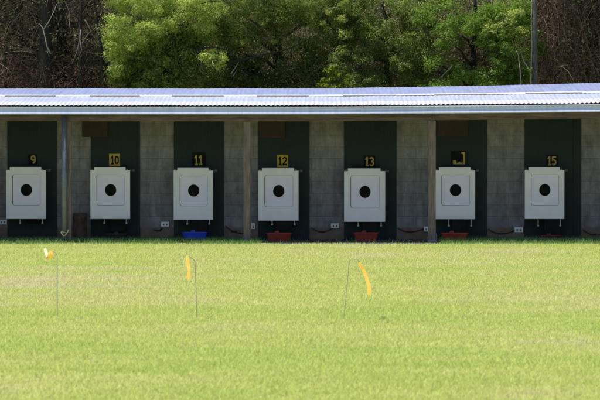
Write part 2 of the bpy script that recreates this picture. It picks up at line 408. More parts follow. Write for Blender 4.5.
# ------------------------------------------------------------------ target boxes
BOXES = [  # left, right, step top, top, bottom, face x0,x1,y0,y1, bull x,y
 (6.0, 45.8, 167.0, 170.2, 219.0), (90.3,130.0,167.2,170.4,219.0), (173.6,213.0,168.0,170.6,219.8),
 (258.2,298.5,168.1,170.8,220.6), (344.1,385.2,168.4,171.2,221.8), (435.3,475.2,167.4,170.4,219.2), (524.9,564.4,167.3,170.2,219.0)]
NUM = ['9','10','11','12','13','14','15']
BLABEL = ['white target box under the yellow 9, with no tray below','white target box under the yellow 10 plate, above a black tray',
 'white target box under the yellow 11, above the blue tray','white target box under the yellow 12 plate, just right of a timber post',
 'white target box under the yellow 13, the lowest hung of the row','white target box under the broken yellow sign, just right of a timber post',
 'white target box under the yellow 15, at the right end of the row']
CH = [(27,44,219,223.2,-0.16),(109,126,219,232,-0.2),(192,208,219.8,231.6,-0.3),(275.5,291,220.6,231,-0.3),(362,377.5,221.8,232.2,-0.3),(452,467,219.2,233.5,-0.3),(544,562,219,238,-0.28)]
YF = -0.36
for i, (a, b, st, tp, bt_) in enumerate(BOXES):
    x0, x1 = SX(a,YF), SX(b,YF); zt, zs, z0 = SZ(tp,YF), SZ(st,YF), SZ(bt_,YF); w = x1-x0
    root = empty('target_box', ((x0+x1)/2, -0.024, z0), BLABEL[i], 'target', 'target boxes along the back wall')
    org = root.location
    # face plate with stepped top and a rounded opening (ring of faces), then the recess
    fx0, fx1 = x0+w*0.155, x0+w*0.865; fz0, fz1 = SZ(bt_-13.6,YF), SZ(tp+4.2,YF)
    inner = rounded(fx0, fz0, fx1, fz1, 0.042, 5)
    sx0, sx1 = x0+w*0.095, x0+w*0.885
    mb = MB(org)
    outer = [(x0,z0),(x1,z0),(x1,zt),(sx1,zt),(sx1,zs),(sx0,zs),(sx0,zt),(x0,zt)]
    # face plate pieces butted round the opening: four strips + corner fillets
    rad = 0.032
    def plate(poly): mb.prism(poly, YF, YF+0.05)
    bm = bmesh.new()
    ov = [bm.verts.new((x, YF, z)) for x, z in outer]; iv = [bm.verts.new((x, YF, z)) for x, z in inner]
    oe = [bm.edges.new((ov[k], ov[(k+1) % len(ov)])) for k in range(len(ov))]
    ie = [bm.edges.new((iv[k], iv[(k+1) % len(iv)])) for k in range(len(iv))]
    bmesh.ops.triangle_fill(bm, use_beauty=True, use_dissolve=False, edges=oe+ie)
    bm.normal_update()
    r = bmesh.ops.extrude_face_region(bm, geom=list(bm.faces)); nvs = [e for e in r['geom'] if isinstance(e, bmesh.types.BMVert)]
    for v_ in nvs: v_.co.y += 0.045
    bmesh.ops.recalc_face_normals(bm, faces=list(bm.faces))
    edges = [e for e in bm.edges if len(e.link_faces) == 2 and e.calc_face_angle(0) > 0.8 and all(abs(v_.co.y-YF) < 1e-5 for v_ in e.verts)]
    bmesh.ops.bevel(bm, geom=edges, offset=0.005, segments=2, affect='EDGES')
    bmesh.ops.translate(bm, verts=list(bm.verts), vec=-Vector(org))
    me = bpy.data.meshes.new('frame'); bm.to_mesh(me); bm.free()
    link('frame', me, M['box_frame'], root)
    mb = MB(org); mb.box((x0+0.012,YF+0.048,z0+0.012),(x1-0.012,-0.024,zt-0.01)); mb.build('housing', M['knob'], root)
    mb = MB(org); mb.prism(rounded(fx0+0.009,fz0+0.006,fx1-0.003,fz1-0.002,0.036,5), YF+0.024, YF+0.043); mb.build('target_face', M['box_face'], root)  # offset inset bares dark housing to draw the recess shadow left and below
    cx, cz = x0+w*0.509, SZ((tp+bt_)/2-4.6,YF)
    mb = MB(org); mb.prism([(cx+0.097*math.cos(t), cz+0.104*math.sin(t)) for t in np.linspace(0,2*math.pi,49)[:-1]], YF+0.021, YF+0.0235)
    mb.build('bullseye', M['black'], root)
    for fx, dl in ((0.345,0.0),(0.905,0.0)):
        bx_ = x0+w*fx; ln = 0.055 if i < 5 else 0.10
        mb = MB(org); mb.tube([(bx_,YF+0.06,z0-0.001),(bx_,YF+0.06,z0-ln)], 0.010, 8); mb.tube([(bx_,YF+0.06,z0-ln),(bx_,YF+0.06,z0-ln-0.028)], 0.019, 8)
        mb.build('bolt', M['steel'], root)
    kx, kz = x1+0.048, zt-0.004
    mb = MB(org); mb.tube([(x1-0.03,-0.17,kz),(kx-0.02,-0.17,kz)], 0.016, 8); mb.tube([(kx-0.022,-0.17,kz),(kx+0.022,-0.17,kz)], 0.032, 10)
    mb.build('knob', M['knob'], root, smooth=False)
    for sx_ in (x0+0.025, sx1+0.02):      # little dark hinge pins each side of the step
        mb = MB(org); mb.box((sx_-0.02,YF+0.012,zt+0.001),(sx_+0.02,YF+0.04,zt+0.026)); mb.build('hinge', M['knob'], root)
    ca, cb, cy0, cy1, cY = CH[i]
    mb = MB(org); q0, q1, zz0, zz1 = SX(ca,cY), SX(cb,cY), SZ(cy1,cY), z0+0.01
    t_ = 0.012
    mb.add([(q0+t_,cY,zz0),(q1-t_,cY,zz0),(q1-t_,cY+0.1,zz0),(q0+t_,cY+0.1,zz0),(q0,cY-0.02,zz1),(q1,cY-0.02,zz1),(q1,cY+0.12,zz1),(q0,cY+0.12,zz1)],
           [(0,3,2,1),(4,5,6,7),(0,1,5,4),(1,2,6,5),(2,3,7,6),(3,0,4,7)])
    mb.build('chute', M['rubber'], root, bevel=0.01)

# ------------------------------------------------------------------ catch trays
TR = [(106,127,229,235.5,'blacktray','black shallow catch tray under the number 10 target box'),
      (182,207,230.2,238.2,'blue','bright blue catch tray under the number 11 target box'),
      (266.5,291.5,231,238.4,'red','dull red catch tray under the number 12 target box'),
      (354,378.5,231.6,239.3,'red','dull red catch tray under the number 13 target box'),
      (442,468.5,232.6,240,'red','dull red catch tray under the broken number sign, beside a timber post'),
      (541,563,236,241,'darkred','dark red catch tray half hidden in grass under the number 15 target box')]
for (a, b, y0, y1, mt, lb) in TR:
    Y0 = -0.62; x0, x1 = SX(a,Y0), SX(b,Y0); h = (y1-y0)*(D+Y0)/F; dp = 0.30
    def ring(z, ins, rr):
        return [(x, Y0+dp/2+yy, z) for x, yy in rounded(x0+ins, -dp/2+ins, x1-ins, dp/2-ins, rr, 4)]
    n = len(ring(0,0,.03)); zb = 0.006
    rs = [ring(zb,0.03,.03), ring(zb+h-0.012,0.004,.045), ring(zb+h-0.012,-0.008,.05), ring(zb+h,-0.008,.05), ring(zb+h,0.008,.04), ring(zb+0.02,0.035,.03)]
    mb = MB(((x0+x1)/2, Y0+dp/2, zb)); vs = [p for r_ in rs for p in r_]
    fs = [tuple(range(n-1,-1,-1)), tuple(5*n+k for k in range(n))]
    for r_ in range(5):
        fs += [(r_*n+k, r_*n+(k+1) % n, (r_+1)*n+(k+1) % n, (r_+1)*n+k) for k in range(n)]
    mb.add(vs, fs)
    o = mb.build('catch_tray', M[mt]); o.location = mb.o
    tag(o, lb, 'tray', 'catch trays under the target boxes')
    # a raised spout lip at the back left corner, part of the tray
    lp = MB(mb.o); q = x0+(x1-x0)*0.28; lp.prism([(q,zb+h-0.01),(q+0.10,zb+h-0.01),(q+0.085,zb+h+0.035),(q+0.03,zb+h+0.028)], Y0+dp-0.035, Y0+dp-0.015)
    lp.build('lip', M[mt], o)

# ------------------------------------------------------------------ number signs
def arc(cx, cz, rx, rz, a0, a1, n=10):
    return [(cx+rx*math.cos(R(a0+(a1-a0)*k/n)), cz+rz*math.sin(R(a0+(a1-a0)*k/n))) for k in range(n+1)]
GL = {'1': [[(0.25,0.02),(0.25,0.98)],[(0.05,0.72),(0.20,0.90)],[(0.08,0.06),(0.42,0.06)]],
 '0': [arc(0.25,0.5,0.19,0.42,90,450,20)],
 '9': [arc(0.25,0.68,0.17,0.24,0,360,18), [(0.42,0.68)]+arc(0.18,0.55,0.24,0.46,0,-80,8)],
 '2': [arc(0.25,0.70,0.18,0.22,165,-35,10)+[(0.06,0.07)], [(0.04,0.07),(0.46,0.07)]],
 '3': [arc(0.22,0.71,0.19,0.21,150,-80,10), arc(0.22,0.28,0.21,0.22,80,-150,10)],
 '4': [[(0.36,0.02),(0.36,0.98)],[(0.36,0.95),(0.05,0.32)],[(0.02,0.30),(0.5,0.30)]],
 '5': [[(0.44,0.92),(0.10,0.92)],[(0.10,0.95),(0.08,0.52)],arc(0.22,0.33,0.21,0.26,130,-140,12)]}
def glyph(mb, ch, x, z, h, w, th, y):
    for si, st in enumerate(GL[ch]):
        yy = y - 0.0006*si
        for (p, q) in zip(st[:-1], st[1:]):
            p = Vector((x+p[0]*w*2, z+p[1]*h)); q = Vector((x+q[0]*w*2, z+q[1]*h)); d = (q-p)
            if d.length < 1e-6: continue
            d.normalize(); nrm = Vector((-d.y, d.x))*th/2; e = d*th*0.18
            yy -= 0.00004
            poly = [p-nrm-e, q-nrm+e, q+nrm+e, p+nrm-e]
            mb.add([(v.x, yy, v.y) for v in poly], [(0,1,2,3)])
SG = [('9',28.5,37.5,154.3,165,'K',[('9',30.7,5.4)],155.2,164),('10',109.2,120.2,153.8,166.2,'Y',[('1',110.9,3.6),('0',114.8,4.2)],155.6,164.2),
 ('11',192.5,206,152.2,166,'K',[('1',194.6,3.7),('1',199.0,3.7)],155.0,165),('12',277,288.2,154.7,167.2,'Y',[('1',278.6,3.4),('2',282.4,4.6)],156.8,165),
 ('13',363.8,375.2,155.6,167,'K',[('1',365.3,3.6),('3',369.4,4.6)],156.9,166),('14',451,466.5,151,165,'B',[],0,0),
 ('15',546.2,558.2,154.8,166.2,'K',[('1',547.6,3.6),('5',551.6,4.6)],156.2,165.2)]
SLAB = ['small black plate with a single yellow 9 on it','yellow plate with a black 10 on it','black plate with yellow number 11 on it',
 'yellow plate with a black 12 on it','black plate with yellow number 13 on it','broken number sign with only a yellow lower right corner left','black plate with yellow number 15 on it']
for (t, a, b, y0, y1, st, gs, gy0, gy1), lb in zip(SG, SLAB):
    Y = -0.024; root = empty('number_sign', (SX((a+b)/2), Y, SZ(y1)), lb, 'sign', 'lane number signs on the green bays')
    mb = MB(root.location); mb.box((SX(a),Y-0.008,SZ(y1)),(SX(b),Y-0.0005,SZ(y0))); mb.build('plate', M['yellow' if st == 'Y' else 'plate'], root)
    if st == 'B':
        pts = [(461.2,152),(465,152),(465,164.2),(452.8,164.2),(452.8,160.2),(455.9,160.2),(456.3,162.8),(457.8,162.8),(459.2,161.4),(460.8,162.8),(462.9,162.4),(463,154.2),(461.2,153.6)]
        mb = MB(root.location); mb.prism([(SX(x), SZ(y)) for x, y in pts][::-1], Y-0.011, Y-0.0082); mb.build('remnant', M['yellow'], root)
    else:
        mb = MB(root.location)
        for ch, gx, gw in gs: glyph(mb, ch, SX(gx), SZ(gy1), SZ(gy0)-SZ(gy1), gw/58, 0.024 if ch != '9' else 0.026, Y-0.0086)
        mb.build('number', M['plate' if st == 'Y' else 'yellow'], root)

# brown boards fixed high on the bays
for (a, b, y0, y1, lb) in ((82.3,108,121,137,'dark brown board high on the wall above the number 10 bay'),(258.6,285,121,138,'dark brown board high above the number 12 bay'),
                       (437,467.5,121,136.2,'dark brown board high above the broken number sign')):
    Y = -0.06; mb = MB((SX((a+b)/2),Y,SZ(y1))); mb.box((SX(a),Y,SZ(y1,Y)),(SX(b),Y+0.03,SZ(y0-5,Y)))
    for q in (a+3, b-3): mb.tube([(SX(q),Y+0.001,SZ(y1-3)),(SX(q),Y-0.006,SZ(y1-3))], 0.008, 6)
    o = mb.build('brown_board', M['brown_board'], bevel=0.003, seg=1); o.location = mb.o
    tag(o, lb, 'board', 'brown boards under the roof')

# sockets with sagging leads
SK = [(-1,7,219.5,224.5,'white double power socket at the left edge of the photo, left of box 9'),(161.2,169.2,221.8,226.8,'white double power socket between the 10 and 11 bays'),(251.3,255.2,223,229,'narrow pale socket just right of the middle timber post'),
      (331,339,223.2,228,'white double power socket between the 12 and 13 bays'),(424,428.6,226.5,231.5,'white power socket tucked left of the right timber post'),(514.6,523,227,232.2,'white double power socket left of the number 15 bay')]
for (a, b, y0, y1, lb) in SK:
    x0, x1, z0, z1 = SX(a), SX(b), SZ(y1), SZ(y0); root = empty('power_socket', ((x0+x1)/2, 0, z0), lb, 'socket', 'power sockets low on the block wall')
    mb = MB(root.location); mb.box((x0,-0.035,z0),(x1,-0.002,z1)); mb.build('socket_box', M['socket'], root, bevel=0.006)
    for q in ((0.3,0.7) if x1-x0 > 0.1 else (0.5,)):
        cx = x0+(x1-x0)*q; mb = MB(root.location); mb.box((cx-0.012,-0.041,z0+0.02),(cx+0.012,-0.0352,z0+0.055)); mb.build('switch', M['knob'], root)
CB = [((153,229.5),(158,230.6),(161.5,228.5),None,'black lead sagging to the socket left of box 11'),((225.5,226),(234,231.4),(243,233.2),None,'black lead sagging from the 11 bay towards the middle timber post'),
      ((311.5,227.5),(322,231.8),(333,227.5),None,'black lead sagging to the socket left of box 13'),((398,228),(410,231.8),(425,228),None,'black lead sagging to the socket beside the right timber post'),
      ((488.5,229),(501,233.6),(516,229.5),None,'black lead sagging to the socket left of box 15'),((583,229.5),(593,234.6),(606,233.5),None,'black lead sagging at the right edge, right of the 15 bay')]
for (p, q, r_, _, lb) in CB:
    def cv(t):   # quadratic through the three points
        A, B, C_ = Vector(p), Vector(q), Vector(r_); L0 = (t-.5)*(t-1)*2; L1 = -4*t*(t-1); L2 = 2*t*(t-.5); return A*L0+B*L1+C_*L2
    pts = [(SX(cv(t).x), -0.02, SZ(cv(t).y)) for t in np.linspace(0,1,13)]
    mb = MB(pts[0]); mb.tube(pts, 0.008, 6)
    k = pts[6]; mb.tube([(k[0]-0.05,k[1],k[2]+0.002),(k[0],k[1],k[2]),(k[0]+0.05,k[1],k[2]+0.003)], 0.013, 6)
    o = mb.build('power_cable', M['cable'], smooth=True); o.location = mb.o
    tag(o, lb, 'cable', 'black leads along the wall')

# stump and cord by the pipe post
mb = MB((SX(80),-0.35,0)); Ys = -0.35
n = 22; rr = [0.118*(1+0.10*math.sin(3*t)+0.05*math.sin(7*t+1)) for t in np.linspace(0,2*math.pi,n+1)[:-1]]
zs_ = [0,0.05,0.14,0.24,0.34,SZ(213,Ys)-0.008,SZ(213,Ys)]; sc = [1.12,1.04,1.0,0.98,1.0,1.0,0.93]
vs = []; fs = []
for z, s_ in zip(zs_, sc):
    vs += [(SX(80,Ys)+r_*s_*(1+0.03*random.uniform(-1,1))*math.cos(t), Ys+r_*s_*math.sin(t), z) for r_, t in zip(rr, np.linspace(0,2*math.pi,n+1)[:-1])]
for i in range(len(zs_)-1): fs += [(i*n+k, i*n+(k+1) % n, (i+1)*n+(k+1) % n, (i+1)*n+k) for k in range(n)]
fs.append(tuple((len(zs_)-1)*n+k for k in range(n)))
mb.add(vs, fs); o = mb.build('log_stump', M['stump']); o.location = mb.o
tag(o, 'mottled dark brown log stump standing against the wall right of the pipe post', 'stump')
mb = MB((xp,-1.62,0.1)); zc0 = SZ(235,-1.67)
mb.tube([(xp-0.045-0.01,-1.66,zc0+0.05),(xp-0.035,-1.672,zc0+0.01),(xp,-1.68,zc0-0.015),(xp+0.03,-1.675,zc0+0.005),(xp+0.055,-1.66,zc0+0.045),(xp+0.07,-1.65,zc0+0.09)], 0.009, 6)
mb.tube([(xp+0.052*math.cos(t),-1.62+0.052*math.sin(t),zc0+0.045+0.01*math.sin(t*2)) for t in np.linspace(0,2*math.pi,17)], 0.007, 6)
o = mb.build('cord_loop', M['cord'], smooth=True); o.location = mb.o
tag(o, 'pale yellow cord looped low round the grey pipe post', 'cord')

# ------------------------------------------------------------------ wind flags
def flag(Y, stake, ribs, lb):
    pts = [P(x, y, Y) for x, y in stake]; base = pts[0].copy(); base.z = 0
    root = empty('wind_flag', base, lb, 'flag', 'ribbon wind flags on the lawn')
    pts[0].z = -0.05
    mb = MB(base); mb.tube(pts, 0.0034, 7); mb.build('stake', M['wire'], root, smooth=True)
    for name, rb, mat in ribs:
        vs = []; fs = []; n = len(rb)
        for i, (x, y, w, tw) in enumerate(rb):
            tw = -tw*0.5-0.15; w *= 1.12
            c = P(x, y, Y); c.y -= 1.1*(rb[0][1]-y)*-(D+Y)/F + 0.012*math.sin(i*1.9); x2, y2 = rb[min(i+1,n-1)][:2]; x1, y1 = rb[max(i-1,0)][:2]
            d = Vector((x2-x1, -(y2-y1))).normalized(); nn = Vector((-d.y, d.x))
            o_ = Vector((nn.x*math.cos(tw), math.sin(tw), nn.y*math.cos(tw)))*w/2*(D+Y)/F
            cr = Vector((0, 0.006, 0))*(-1)**i
            vs += [c-o_, c+cr, c+o_]
        for i in range(n-1):
            fs += [(3*i,3*i+1,3*i+4,3*i+3),(3*i+1,3*i+2,3*i+5,3*i+4)]
        mb = MB(base); mb.add(vs, fs); mb.build(name, mat, root, smooth=True)
YFg = -22.2
flag(YFg, [(57.2,321),(57.0,290),(57.0,256),(56.0,253.6),(53.5,252),(50.8,250.4)],
     [('ribbon', [(51,250.6,2.0,0.1),(51.3,253,4.2,0.3),(50.2,256,4.6,0.2),(48.6,257.8,3.2,0.5),(47.2,257,3,0.3)], M['ribbon']),
      ('ribbon', [(48,257.2,2.8,0.3),(46.4,254.6,2.6,0.1),(44.9,251.5,2.6,0.5),(43.8,249,2.4,0.2)], M['ribbon_pale'])],
     'wire wind flag at left with its ribbon blown up and curled short')
flag(YFg, [(197.2,321),(196.4,300),(195.6,280),(195.0,264),(194.4,261),(192.5,258.6),(189.5,256.8),(187,255.6)],
     [('ribbon', [(187,255.8,2.0,0.2),(187.6,259,2.8,0.1),(188,263,3.0,0.4),(189,267,3.2,0.1),(189.6,270.5,2.2,0.9),(189.4,274,3.4,0.2),(188.8,278.4,2.6,0.3)], M['ribbon'])],
     'wire wind flag second from left with its ribbon hanging straight down')
flag(YFg, [(343.4,322),(345.6,300),(347.4,282),(349.3,262),(349.8,260.2),(352.5,259.4),(357.4,259.6),(358.6,260.6),(358.9,262.4)],
     [('ribbon', [(358.9,262.2,1.6,0.2),(360.2,264.5,2.6,0.1),(362.6,268.4,2.8,0.3),(365,273.5,3.0,0.1),(366.8,279,3.0,0.4),(368.3,285,3.2,0.1),(368.8,290,3.6,0.3),(368.2,293.2,3.0,0.2)], M['ribbon'])],
     'leaning wire wind flag at right with a long ribbon trailing rightward')

# ------------------------------------------------------------------ hillside behind
def hill(x, y):
    x = np.asarray(x, float); y = np.asarray(y, float)
    t = np.clip(y-4.0, 0, None)
    z = 0.62*t + 0.35*(fbm(x*0.5, y*0.5, 3)-0.5)*np.clip(t,0,2)
    return np.where(y > 22, 0.62*18 + (y-22)*0.25 + (z-0.62*t), z)
def hz(x, y): return float(hill(np.array([x]), np.array([y]))[0])
gx = np.concatenate([np.linspace(-90,-12,24), np.linspace(-11.5,11.5,93), np.linspace(12,90,24)]); gy = np.concatenate([np.linspace(4.0,14,41), np.linspace(15,80,28)])
GX, GY = np.meshgrid(gx, gy); GZ = hill(GX.ravel(), GY.ravel()) + 0.01 - 0.03*(GY.ravel() < 4.05)
nx, ny = len(gx), len(gy)
fs = [(j*nx+i, j*nx+i+1, (j+1)*nx+i+1, (j+1)*nx+i) for j in range(ny-1) for i in range(nx-1)]
me = bpy.data.meshes.new('hillside'); me.from_pydata(np.c_[GX.ravel(),GY.ravel(),GZ].tolist(), [], fs); me.update()
m, nt, out = new_mat('leaf_litter')
g = geopos(nt); n1 = noise(nt, g, 1.3, 6, 0.7); n2 = noise(nt, g, 18, 5, 0.75)
c = ramp(nt, [(0.3,(0.07,0.05,0.036)),(0.55,(0.17,0.12,0.08)),(0.75,(0.30,0.22,0.15))], n2)
c = mixc(nt, 0.6, c, ramp(nt, [(0.35,(0.45,0.5,0.4)),(0.65,(1.0,1.0,1.0))], n1), 'MULTIPLY')
bsdf(nt, out, c, 0.95, 0, 0.1, n2, 1.0, 0.06)
me.polygons.foreach_set('use_smooth', [True]*len(me.polygons))
tag(link('hillside', me, m), kind='structure')

# ------------------------------------------------------------------ leaves and twigs
def leaves(pts, nrm, L, W, cols):
    """diamond leaves centred at pts, facing nrm; L, W arrays"""
    n = len(pts); r = rng.normal(size=(n,3)); r[:,2] *= 0.7
    t = np.cross(nrm, r); t /= np.linalg.norm(t, axis=1)[:,None]+1e-9
    s = np.cross(nrm, t); s /= np.linalg.norm(s, axis=1)[:,None]+1e-9
    L = L[:,None]/2; W = W[:,None]/2
    v = np.empty((n,4,3), dtype=np.float32)
    bend = nrm*L*0.25
    v[:,0] = pts-t*L-bend; v[:,1] = pts+s*W; v[:,2] = pts+t*L-bend; v[:,3] = pts-s*W
    return v.reshape(-1,3), np.repeat(cols[:,None,:],4,axis=1).reshape(-1,3)
def clump(c, r, n, L, W, ca, cb, up=0.9, squash=0.8, sub=9):
    """one foliage clump: sprays of leaves round a few sub-centres, so the edge is ragged"""
    c = np.array(c); k = max(3, int(sub))
    d = rng.normal(size=(k,3)); d /= np.linalg.norm(d,axis=1)[:,None]; d *= (rng.uniform(0.15,1.0,k)**0.5)[:,None]*r
    d[:,2] *= squash
    which = rng.integers(0,k,n); sr = r*rng.uniform(0.25,0.55,k)
    o = rng.normal(size=(n,3))*np.array((0.62,0.62,0.42))*sr[which][:,None]
    p = c + d[which] + o
    nr = o/(sr[which][:,None]) + rng.normal(size=(n,3))*0.55 + np.array((0,0,up)); nr /= np.linalg.norm(nr,axis=1)[:,None]
    f = np.clip(rng.uniform(0,1,(n,1))*0.6 + rng.uniform(0,0.4,k)[which][:,None], 0, 1)
    col = (np.array(ca)*(1-f)+np.array(cb)*f)*rng.uniform(0.8,1.15,(n,1))
    return leaves(p, nr, rng.uniform(0.7,1.3,n)*L, rng.uniform(0.7,1.3,n)*W, col)
def wiggle(a, b, n, amp, sag=0.0):
    a = Vector(a); b = Vector(b); out = []
    d = b-a; L = d.length
    for i in range(n+1):
        t = i/n; p = a+d*t
        k = math.sin(math.pi*t)
        j = amp*L*(0 if i in (0,) else 1)*min(1, 2*t)
        out.append(p + Vector((random.uniform(-j,j), random.uniform(-j,j), random.uniform(-j,j)*0.6 - sag*k*L)))
    return out
def tree(name, label, base, top, rad, limbs, cl, bark, leafmat, group=None, cat='tree', lean=0.03):
    """base/top: trunk ends; limbs: list of target points; cl: list of clump argument tuples"""
    root = empty(name, base, label, cat, group); mb = MB(base)
    tp = wiggle(base, top, 7, lean); tp[0].z -= 0.3; n = len(tp)
    mb.tube(tp, [rad*(1-0.7*i/(n-1)) for i in range(n)], 9)
    for q in limbs:
        q = Vector(q); k = min(range(n), key=lambda i: abs(tp[i].z-(q.z-0.45*(q-tp[i]).to_2d().length))); k = max(1, k)
        r0 = rad*(1-0.7*k/(n-1))*0.55; pl = wiggle(tp[k], q, 5, 0.06, -0.05)
        mb.tube(pl, [r0*(1-0.8*i/5)+0.003 for i in range(6)], 6)
        for _ in range(3):
            s_ = pl[random.randint(2,5)]; e = s_+Vector((random.uniform(-.5,.5),random.uniform(-.5,.5),random.uniform(-.2,.5)))
            mb.tube(wiggle(s_, e, 3, 0.1), [r0*0.3+0.003,r0*0.25+0.002,r0*0.15+0.002,0.002], 4)
    mb.build('trunk', bark, root, smooth=True)
    if cl:
        q = [clump(*c_) for c_ in cl]; V = np.concatenate([a for a, _ in q]) - np.array(base, dtype=np.float32); C_ = np.concatenate([b for _, b in q])
        np_mesh('crown', V, 4, C_, leafmat, root)
    return root
def pc(x, y, Y, jit=0.35):
    Y = Y + random.uniform(-jit, jit); return tuple(P(x, y, Y))
PX = 50.0   # about the pixels per metre at the depth of the trees
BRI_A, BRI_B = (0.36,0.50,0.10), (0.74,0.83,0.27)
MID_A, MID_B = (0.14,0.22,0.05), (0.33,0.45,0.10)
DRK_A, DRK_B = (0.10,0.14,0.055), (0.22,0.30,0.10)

# --- bright wattle, left of centre
Yw = 6.3; cl = []
for x in range(116, 222, 9): cl.append((pc(x+random.uniform(-3,3), 4+random.uniform(-6,6), Yw), 0.25, 1250, 0.044, 0.014, BRI_A, BRI_B, 1.1, 0.7))
for x, y in [(118,22),(128,33),(141,28),(152,30),(163,26),(174,22),(186,17),(199,12),(212,14),(122,42),(134,42),(147,38),(160,37),(113,33),(205,24),(141,40)]:
    cl.append((pc(x, y, Yw-0.2), 0.24, 1250, 0.044, 0.014, BRI_A, BRI_B, 1.1, 0.7))
for x, y in [(112,48),(114,58),(117,68),(113,40),(121,55),(220,60),(208,57)]:
    cl.append((pc(x, y, Yw-0.3,0.2), 0.17, 420, 0.055, 0.02, BRI_A, BRI_B, 1.0, 0.9))
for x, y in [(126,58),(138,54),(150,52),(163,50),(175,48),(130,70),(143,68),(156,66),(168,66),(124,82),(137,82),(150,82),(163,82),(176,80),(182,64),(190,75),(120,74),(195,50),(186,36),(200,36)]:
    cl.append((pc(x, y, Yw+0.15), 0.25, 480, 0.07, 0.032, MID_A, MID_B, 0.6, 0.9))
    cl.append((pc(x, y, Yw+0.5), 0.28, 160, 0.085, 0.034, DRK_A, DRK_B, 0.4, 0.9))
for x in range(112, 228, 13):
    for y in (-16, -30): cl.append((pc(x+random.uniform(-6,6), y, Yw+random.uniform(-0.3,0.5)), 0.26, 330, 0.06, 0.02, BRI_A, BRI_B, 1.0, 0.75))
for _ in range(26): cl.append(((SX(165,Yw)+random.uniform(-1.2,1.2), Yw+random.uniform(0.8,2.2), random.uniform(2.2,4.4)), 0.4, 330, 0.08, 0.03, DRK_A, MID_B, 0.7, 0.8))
bx_, by_ = SX(165,Yw+0.8), Yw+0.8
tree('wattle_tree', 'bright yellow-green bushy wattle behind the shed, lit on its upper left', (bx_,by_,hz(bx_,by_)), (bx_+0.1,by_,5.6), 0.10,
     [pc(x,y,Yw) for x, y in [(120,30),(140,20),(190,25),(210,45),(130,60),(175,60),(115,0),(205,5)]], cl, M['bark'], M['leaf'])

# --- dark fine-leaved tree in the middle
def scatter_tree(label, xr, yr, Y, n, r, nl, L, W, ca, cb, gaps=(), upto=-70, trunkx=None, name='scrub_tree', nback=24, bark=None, blobs=()):
    cl = []
    k = 0
    while k < n:
        x = random.uniform(*xr); y = random.uniform(*yr)
        if any((x-gx_)**2/a**2+(y-gy_)**2/b**2 < 1 for gx_, gy_, a, b in gaps): k += 0.34; continue
        rr_ = r*random.uniform(0.6,1.25)
        sun = random.random()
        cl.append((pc(x,y,Y,0.5), rr_, int(nl*(rr_/r)**2), L, W, ca, cb, 0.8, 0.75)); k += 1
    for x, y, s_ in blobs: cl.append((pc(x,y,Y-0.4,0.2), s_/PX, int(330*s_/10), L, W*0.9, MID_A, BRI_B, 1.0, 0.7))
    xm = (xr[0]+xr[1])/2; hw = (xr[1]-xr[0])/2
    for _ in range(nback):
        x = random.uniform(*xr); y = random.uniform(upto, yr[0]+8); cl.append((pc(x,y,Y+0.6,0.7), r*1.5, int(nl*1.2), L*1.25, W*1.25, ca, cb, 0.8, 0.75))
    tx = SX(trunkx if trunkx else xm, Y+0.5); ty = Y+0.5
    lim = [pc(random.uniform(*xr), random.uniform(yr[0],yr[1]-10), Y) for _ in range(9)]
    return tree(name, label, (tx,ty,hz(tx,ty)), (tx+random.uniform(-.2,.2),ty,4.75), 0.085, lim, cl, bark or M['bark'], M['leaf'])
scatter_tree('dark green fine-leaved tree right of the bright wattle, open and twiggy below', (205,345), (-8,44), 7.2, 125, 0.22, 640, 0.044, 0.013, DRK_A, MID_B, [(300,30,16,12)], blobs=[(212,8,9),(224,13,8),(217,20,7),(209,55,6),(213,60,5),(232,40,6),(242,42,6),(275,42,5),(224,52,5),(308,18,7),(292,12,7),(262,10,6),(330,12,7)], nback=3, upto=-30)
scatter_tree('dull green leafy shrub beneath the fine-leaved tree', (215,340), (54,90), 7.4, 48, 0.19, 300, 0.06, 0.02, DRK_A, MID_A, [(285,60,22,10),(225,50,14,8)], upto=40, nback=4, name='scrub_shrub')
scatter_tree('mid green dense tree left of the bare brown gap, behind the shed centre right', (335,432), (-8,90), 7.0, 98, 0.22, 620, 0.048, 0.017, DRK_A, MID_B, [(375,12,16,9),(355,20,8,7),(388,70,13,8),(352,62,8,10),(418,58,9,7)], blobs=[(300+45,20,7),(357,12,6),(345,35,7),(400,40,7),(420,35,7),(405,65,7)], nback=3, upto=-30)
scatter_tree('brighter leafy green tree left of the slim grey trunk', (420,532), (8,90), 6.6, 78, 0.22, 600, 0.05, 0.019, (0.09,0.19,0.03), (0.27,0.42,0.07), [(478,58,17,16),(460,2,40,14),(430,78,12,9),(505,70,10,8),(452,30,9,6),(495,45,7,6)], blobs=[(505,20,9),(490,28,7),(515,12,8),(520,30,7)], nback=3, upto=-10, trunkx=470)

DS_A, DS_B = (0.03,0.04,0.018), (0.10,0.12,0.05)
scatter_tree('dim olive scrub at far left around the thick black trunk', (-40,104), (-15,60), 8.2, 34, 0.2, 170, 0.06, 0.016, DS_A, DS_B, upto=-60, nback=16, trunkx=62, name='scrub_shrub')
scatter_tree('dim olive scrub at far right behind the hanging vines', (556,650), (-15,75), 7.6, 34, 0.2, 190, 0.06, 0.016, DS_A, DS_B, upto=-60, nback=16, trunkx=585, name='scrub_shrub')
# --- bright sapling in front of the bush
cl = [(pc(x,y,4.6,0.1), 0.085, 70, 0.085, 0.022, (0.12,0.20,0.015), (0.28,0.36,0.03), 0.8, 0.6, 4) for x, y in [(328,70),(335,66),(341,72),(333,77),(345,77),(325,80),(338,84),(348,83),(329,87),(322,85),(336,74),(343,90)]]
bx_ = SX(335,4.6)
tree('sapling', 'small bright green sapling poking up just behind the roof edge', (bx_,4.6,hz(bx_,4.6)), tuple(P(335,68,4.6)), 0.018, [pc(x,y,4.6,.1) for x, y in [(328,71),(342,73),(325,81),(346,79)]], cl, M['bark'], M['leaf'])

